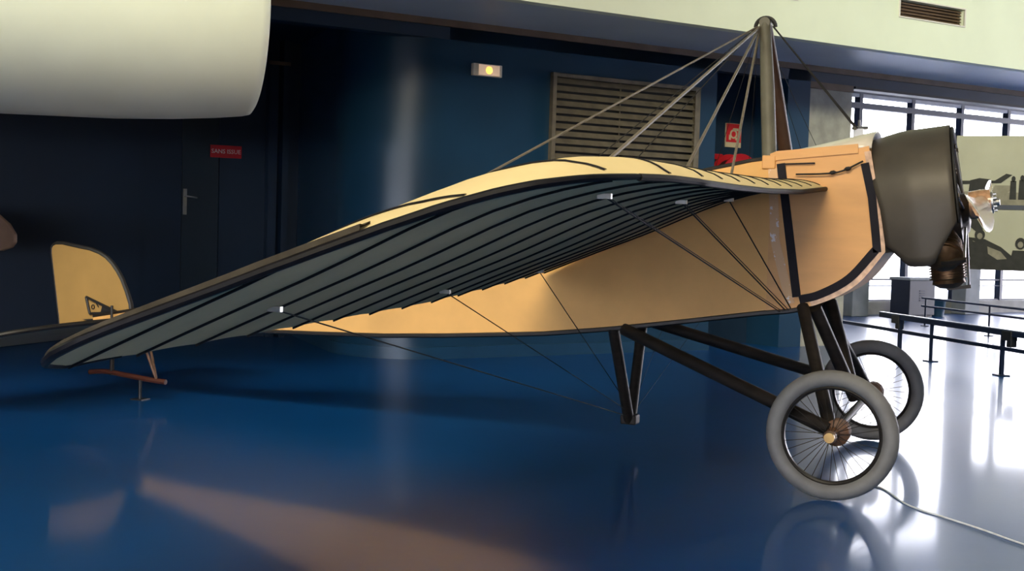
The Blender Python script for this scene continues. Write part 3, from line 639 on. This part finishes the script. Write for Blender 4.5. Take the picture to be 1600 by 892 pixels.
# ---- wings
FRONT = [(-1.302, -3.391), (-1.345, -2.12), (-1.40, -0.85)]; REAR = [(-2.255, -3.946), (-2.38, -2.30), (-2.40, -1.004)]
RIBY = [-0.37 - 0.32*k for k in range(14)]
def zLE(y): return interp(-y, [0.35, 1.2, 2.1, 2.8, 3.95, 5], [1.590, 1.545, 1.517, 1.505, 1.494, 1.490])
def zTE(y): return interp(-y, [0.35, 1.2, 2.1, 3.3, 4.65, 5], [1.062, 1.003, 0.950, 0.915, 0.878, 0.87])
ct = [0, .03, .07, .119, .19, .248, .333, .4175, .544, .628, .712, .806, .91, .952, 1.0]
cz0 = [0, .024, .046, .066, .086, .096, .10, .09, .064, .05, .04, .028, .014, .007, 0]
def camber(t, y):
    return interp(t, ct, cz0)*(1 - 0.1*min(1, max(0, (-y-0.35)/2.6)))
tt = [0, .004, .015, .035, .07, .12, .2, .35, .55, .8, 1.0]
th_ = [0, .009, .021, .038, .060, .081, .103, .116, .098, .048, .005]
TIPX = [-2.60, -2.57, -2.54, -2.46, -2.39, -2.316, -2.24, -2.09, -1.932, -1.82, -1.71, -1.60, -1.50, -1.40, -1.29, -1.20, -1.13, -1.07, -1.02, -.99, -.97]
TIPY = [-4.56, -4.65, -4.705, -4.758, -4.768, -4.758, -4.725, -4.648, -4.568, -4.488, -4.40, -4.315, -4.25, -4.195, -4.125, -4.04, -3.93, -3.79, -3.63, -3.50, -3.36]
def ytip(x): return interp(x, TIPX, TIPY)
def xle_at(y):   # x of the front/tip boundary at span position y
    x = -0.97
    while x > -2.4 and ytip(x) > y: x -= 0.004
    return x
def tipdist(x, y): return max(0.0, y-ytip(x))
def zlow(x, y):
    t = min(1, max(0, (-0.97-x)/1.63)); return zLE(y)*(1-t)+zTE(y)*t+camber(t, y)
def zup(x, y):
    t = min(1, max(0, (-0.97-x)/1.63)); e = min(1, tipdist(x, y)/0.40); e = sin(e*pi/2)
    g = interp(-y, [0.35, 2.0, 3.2], [0.55, 0.92, 1.0])
    return zlow(x, y) + interp(t, tt, th_)*g*(0.12+0.88*e) + 0.004
def xte(y):
    ph = ((-y-0.37)/0.32) % 1.0; return -2.6 + 0.014*sin(pi*ph)
def outline(a, t):
    x = -0.97 - 1.63*t; y = -0.35 + a*(ytip(x)+0.35)
    if t > 0.999: x = xte(y)
    elif t > 0.96: x += (xte(y)+2.6)*(t-0.96)/0.04
    return x, y
NA, NT = 112, 40
tl = [(k/NT)**1.6 for k in range(NT+1)]
NT += 2; tl = tl[:-1] + [0.965, 0.985, 1.0]; tl = sorted(tl)
def make_wing(sg):
    lo = []; hi = []
    for i in range(NA+1):
        a = i/NA; rl = []; ru = []
        for t in tl:
            x, y = outline(a, t)
            rl.append((x, y*sg, zlow(x, y)-0.0)); ru.append((x, y*sg, zup(x, y)))
        lo.append(rl); hi.append(ru)
    mb = MB(); mb.grid(lo); mb.grid(hi)
    n = NT+1; off = (NA+1)*n
    edge = [(0, k) for k in range(NT)]
    for k in range(NT):     # root and tip closures
        mb.f.append((k, k+1, off+k+1, off+k)); b = NA*n
        mb.f.append((b+k, b+k+1, off+b+k+1, off+b+k))
    for i in range(NA):     # leading and trailing edges
        mb.f.append((i*n, (i+1)*n, off+(i+1)*n, off+i*n)); mb.f.append((i*n+NT, (i+1)*n+NT, off+(i+1)*n+NT, off+i*n+NT))
    wg = part('wing', mb, 'wingfab', smooth=True, sharp=50)
    for y in RIBY:
        xf = xle_at(y) - 0.012; xr = -2.603
        if xf - xr < 0.15: continue
        N = 30; mb = MB(); w = 0.0065
        L_ = [xf] + [x for x in [-0.97-1.63*t for t in tl] if x < xf-0.004]
        rows = [[(x, (y-w)*sg, zlow(x, y)+0.001) for x in L_], [(x, (y-w*0.7)*sg, zlow(x, y)-0.008) for x in L_], [(x, (y+w*0.7)*sg, zlow(x, y)-0.008) for x in L_], [(x, (y+w)*sg, zlow(x, y)+0.001) for x in L_]]
        mb.grid(rows)
        obj('rib', mb, 'tape', wg)
        L2 = [x for x in [-0.97-1.63*t for t in tl] if x < xf-0.004]
        mb = MB(); w = 0.014
        mb.grid([[(x, (y-w)*sg, zup(x, y)-0.001) for x in L2], [(x, (y-w*0.8)*sg, zup(x, y)+0.004) for x in L2], [(x, (y+w*0.8)*sg, zup(x, y)+0.004) for x in L2], [(x, (y+w)*sg, zup(x, y)-0.001) for x in L2]])
        obj('rib_tape', mb, 'tape', wg)
    # raked tip bow
    pts = []
    for k in range(41):
        q = k/40; x, y = outline(1.0, 0.055+0.945*(q**1.2 if q < 0.5 else 1-(1-0.5**1.2)*((1-q)/0.5)**1.5)); pts.append((x, (y-0.004)*sg, zlow(x, y)+0.005))
    for a in (0.985, 0.965, 0.94):
        x, y = outline(a, 1.0); pts.append((x-0.003, y*sg, zlow(x, y)+0.004))
    rows = []
    for dy, dz in ((-0.008, 0.004), (-0.008, 0.022), (0.02, 0.012), (0.055, 0.010), (0.055, 0.001)):
        row = []
        for k in range(25):
            t = 0.45+0.54*k/24; x, y = outline(1.0, t); y += dy; row.append((x, y*sg, zup(x, max(y, y-dy+0.001))+dz))
        rows.append(row)
    obj('edge_binding', MB().grid(rows), 'binding', wg, smooth=True)
    obj('tip_bow', MB().tube(pts, [0.009+0.006*min(1, max(0, sin(pi*min(1, k/43)))*1.6) for k in range(44)], 8), 'bow', wg, smooth=True)
    pts = [(-0.967, (-0.35-3.03*k/30)*sg, zLE(-0.35-3.03*k/30)+0.001) for k in range(31)]
    for x in (-0.975, -0.99, -1.01, -1.035, -1.07): pts.append((x, ytip(x)*sg, zlow(x, ytip(x))+0.003))
    obj('leading_edge', MB().tube(pts, 0.0125, 8), 'ledge', wg, smooth=True)
    # small wire fittings under the wing
    for x, y in FRONT + REAR:
        mb = MB(); mb.box((x, y*sg, zlow(x, y)-0.010), (0.05, 0.018, 0.018)); obj('wire_fitting', mb, 'steel', wg)
    return wg
make_wing(1); make_wing(-1)
# ---- mast
APX = Vector((-1.397, 0, 2.555))
for sg, m in ((-1, 'mast'), (1, 'mastshade')):
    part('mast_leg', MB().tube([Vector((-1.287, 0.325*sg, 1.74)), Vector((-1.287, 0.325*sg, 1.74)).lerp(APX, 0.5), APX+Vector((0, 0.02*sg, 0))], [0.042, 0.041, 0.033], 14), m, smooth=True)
arch = [APX + Vector((0.058*cos(pi*k/12), -0.01, 0.055*sin(pi*k/12)-0.012)) for k in range(13)]
part('mast_cap', MB().tube(arch, 0.012, 8), 'cowlin', smooth=True)
mb = MB(); mb.tube([APX+Vector((0, -0.05, 0.01)), APX+Vector((0, 0.05, 0.01))], 0.032, 14); part('cable_pulley', mb, 'mast', smooth=True)
# ---- bracing cables
VB = Vector((-2.14, 0, 0.165))
def line(a, b, r, m, nm, sag=0.0):
    a = Vector(a); b = Vector(b); pts = [a.lerp(b, k/6) - UZ*sag*4*(k/6)*(1-k/6) for k in range(7)]
    return part(nm, MB().tube(pts, r, 6), m, smooth=True)
for sg in (1, -1):
    for i, (x, y) in enumerate(FRONT):
        t = Vector((x, y*sg, zup(x, y))); b = Vector((x, y*sg, zlow(x, y)-0.012))
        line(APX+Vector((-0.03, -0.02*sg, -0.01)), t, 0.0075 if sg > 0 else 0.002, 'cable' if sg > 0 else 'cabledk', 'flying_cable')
        e = Vector((-1.13-0.03*(2-i)*(i < 2), -0.345*sg, 0.915-0.01*(2-i)))
        line(b, e, 0.0036, 'cabledk', 'landing_cable')
        if i < 2: line(b+Vector((0.012, 0, 0)), e+Vector((0.02, 0, 0)), 0.0022, 'cabledk', 'landing_cable')
    for i, (x, y) in enumerate(REAR):
        t = Vector((x, y*sg, zup(x, y))); b = Vector((x, y*sg, zlow(x, y)-0.012))
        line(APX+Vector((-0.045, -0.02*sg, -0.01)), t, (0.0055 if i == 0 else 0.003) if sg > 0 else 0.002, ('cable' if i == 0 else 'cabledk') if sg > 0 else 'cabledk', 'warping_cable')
        line(b, VB+Vector((0, -0.03*sg, 0.02+0.03*i)), 0.0028 if sg > 0 else 0.0018, 'cabledk', 'warping_cable')
line(APX+Vector((0.045, -0.02, -0.01)), (-0.845, -0.03, 1.95), 0.0045, 'cabledk', 'mast_stay'); line(APX+Vector((0.045, 0.02, -0.01)), (-0.845, 0.09, 1.93), 0.0045, 'cabledk', 'mast_stay')
# ---- undercarriage
for sg in (-1, 1):
    hubp = Vector((-0.815, 0.93*sg, 0.345))
    part('front_strut', MB().tube([(-1.065, 0.34*sg, 0.93), hubp], 0.036, 12), 'strut', smooth=True)
    part('rear_strut', MB().tube([(-2.10, 0.335*sg, 0.745), hubp+Vector((0.0, 0.02*sg, 0))], 0.037, 12), 'strut', smooth=True)
    part('inner_strut', MB().tube([(-1.0, 0.34*sg, 0.93), (-0.80, -0.0*sg, 0.40)], 0.038, 12), 'strut', smooth=True)
    part('pylon_leg', MB().tube([(-2.17, 0.325*sg, 0.75), (-2.14, 0.02*sg, 0.155)], [0.034, 0.034], 12), 'strut', smooth=True)
    mb = MB(); mb.lathe([(0.03, -0.06), (0.055, -0.05), (0.062, 0), (0.055, 0.05), (0.03, 0.06)], hubp+Vector((0.03, -0.02*sg, -0.015)), (0, 1, 0), 16)
    for k in range(5): mb.lathe([(0.058, -0.05+k*0.022), (0.068, -0.042+k*0.022), (0.068, -0.038+k*0.022), (0.058, -0.03+k*0.022)], hubp+Vector((0.03, -0.02*sg, -0.015)), (0, 1, 0), 16)
    part('shock_cord', mb, 'hubbrown', smooth=True)
part('axle', MB().tube([(-0.795, -1.09, 0.331), (-0.80, 1.09, 0.331)], 0.022, 12), 'strut', smooth=True)
mb = MB(); mb.box((-2.14, 0, 0.165), (0.10, 0.10, 0.06)); part('pylon_foot', mb, 'strut', bevel=0.01)
# wheels
def torus(R, r, ny=0.0, n=56, m=14, c=(0,0,0), sqy=1.0):
    rows = []
    for i in range(n):
        a = 2*pi*i/n; rows.append([(c[0]+(R+r*cos(2*pi*k/m))*cos(a), c[1]+ny+r*sin(2*pi*k/m)*sqy, c[2]+(R+r*cos(2*pi*k/m))*sin(a)) for k in range(m)])
    rows.append(rows[0]); mb = MB(); mb.grid(rows, closed_u=True); return mb
TM = torus(0.288, 0.042).mesh('tyre'); RM = torus(0.243, 0.012, n=48, m=8, sqy=1.8).mesh('rim')
hb = MB(); hb.lathe([(0.012, -0.075), (0.030, -0.072), (0.034, -0.06), (0.030, -0.05), (0.024, -0.02), (0.024, 0.02), (0.030, 0.05), (0.034, 0.06), (0.03, 0.072), (0.012, 0.075)], (0,0,0), (0,1,0), 20); HM = hb.mesh('hub')
cp2 = MB(); cp2.lathe([(0.026, -0.10), (0.028, -0.075), (0.018, -0.07)], (0,0,0), (0,1,0), 12); CM = cp2.mesh('hub_cap')
sp = MB(); sp.tube([(0.028, -0.055, 0.0), (0.236, -0.004, 0.0)], 0.0016, 4); SMa = sp.mesh('spoke')
sp = MB(); sp.tube([(0.028, 0.055, 0.0), (0.236, 0.004, 0.0)], 0.0016, 4); SMb = sp.mesh('spoke')
for c in ((-0.795, -1.04, 0.331), (-0.803, 1.03, 0.331)):
    ty = link('wheel', TM, 'tire', plane, smooth=True); ty.location = c
    ty['label'] = 'grey rubber tyred spoked wheel'
    r_ = link('rim', RM, 'rim', ty, smooth=True)
    h_ = link('hub', HM, 'hubbrown', ty, smooth=True); c_ = link('hub_cap', CM, 'brass', ty, smooth=True)
    for k in range(32):
        so = link('spoke', SMa if k % 2 else SMb, 'rim', ty); so.rotation_euler = (0, 2*pi*k/32, 0)
# ---- tail
rp = [(-6.587, 1.085), (-6.560, 1.098), (-6.50, 1.100), (-6.353, 1.078), (-6.25, 1.065), (-6.168, 1.041), (-6.11, 1.012), (-6.058, 0.970), (-6.01, 0.915), (-5.971, 0.858), (-5.93, 0.775), (-5.895, 0.685), (-5.885, 0.60), (-5.92, 0.52), (-6.0, 0.46), (-6.15, 0.41), (-6.35, 0.385), (-6.505, 0.392), (-6.512, 0.45), (-6.525, 0.559), (-6.60, 1.03), (-6.600, 1.065)]
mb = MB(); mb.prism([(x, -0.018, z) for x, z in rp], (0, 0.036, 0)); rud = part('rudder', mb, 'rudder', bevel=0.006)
pts = [(x, 0, z) for x, z in rp]; pts.append(pts[0]); obj('rudder_edging', MB().tube(pts, 0.020, 8, cap=False), 'longeron', rud, smooth=True)
for sg in (-1, 1):
    y = -0.022*sg if sg > 0 else 0.022
    h = MB()
    for a, b in (((-6.27, 0.72), (-6.235, 0.60)), ((-6.27, 0.72), (-5.98, 0.62)), ((-6.235, 0.60), (-5.98, 0.62))):
        h.tube([(a[0], -0.026*sg, a[1]), (b[0], -0.026*sg, b[1])], 0.010, 6)
    obj('control_horn', h, 'black', rud)
    mb = MB(); mb.prism([(-6.12, -0.019*sg, 0.675), (-5.99, -0.019*sg, 0.625), (-6.14, -0.019*sg, 0.61)], (0, -0.008*sg, 0)); obj('horn_plate', mb, 'black', rud)
    mb = MB()
    mb.tube([(-6.21+0.012*cos(2*pi*k/10), -0.022*sg, 0.65+0.016*sin(2*pi*k/10)) for k in range(11)], 0.004, 5, cap=False); mb.tube([(-6.185, -0.022*sg, 0.685), (-6.16, -0.022*sg, 0.65)], 0.004, 5)
    obj('horn_mark', mb, 'black', rud)
    mb = MB(); mb.prism([(-6.30, -0.019*sg, 0.555), (-6.18, -0.019*sg, 0.565), (-6.14, -0.019*sg, 0.545), (-6.20, -0.019*sg, 0.51), (-6.22, -0.019*sg, 0.54)], (0, -0.008*sg, 0)); obj('lower_horn', mb, 'black', rud)
# tailplane/elevator halves, hanging a little at the trailing edge
def tz(x): return 0.60 + (x+5.72)*0.25
for sg in (-1, 1):
    ol = [(-5.72, 0.03), (-5.72, 0.55), (-5.76, 0.95), (-5.86, 1.18), (-6.02, 1.30), (-6.25, 1.32), (-6.46, 1.24), (-6.55, 1.08), (-6.56, 0.6), (-6.52, 0.03)]
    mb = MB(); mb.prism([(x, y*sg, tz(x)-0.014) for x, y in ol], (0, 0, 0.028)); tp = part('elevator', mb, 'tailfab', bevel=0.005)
    pts = [(x, y*sg, tz(x)) for x, y in ol]; obj('elevator_edging', MB().tube(pts, 0.017, 8), 'longeron', tp, smooth=True)
    mb = MB(); mb.tube([(-5.98, 0.10*sg, tz(-5.98)+0.14), (-5.98, 0.10*sg, tz(-5.98)-0.14)], 0.010, 6); obj('elevator_horn', mb, 'black', tp)
# tail skid
part('skid', MB().tube(smoothpts([(-6.25, 0, 0.17), (-6.1, 0, 0.182), (-5.9, 0, 0.165), (-5.7, 0, 0.148), (-5.58, 0, 0.142)]), 0.019, 8), 'skid', smooth=True)
mb = MB(); mb.tube([(-5.80, 0, 0.0), (-5.80, 0, 0.15)], 0.012); mb.box((-5.80, 0, 0.004), (0.10, 0.10, 0.008)); part('skid_prop', mb, 'black')
for sg in (-1, 1):
    part('skid_strut', MB().tube([(-5.80, 0.05*sg, 0.545), (-5.66, 0.0, 0.155)], 0.010, 8), 'hubbrown', smooth=True)
part('skid_post', MB().tube([(-6.05, 0, 0.53), (-6.05, 0, 0.16)], 0.016, 8), 'strut', smooth=True)
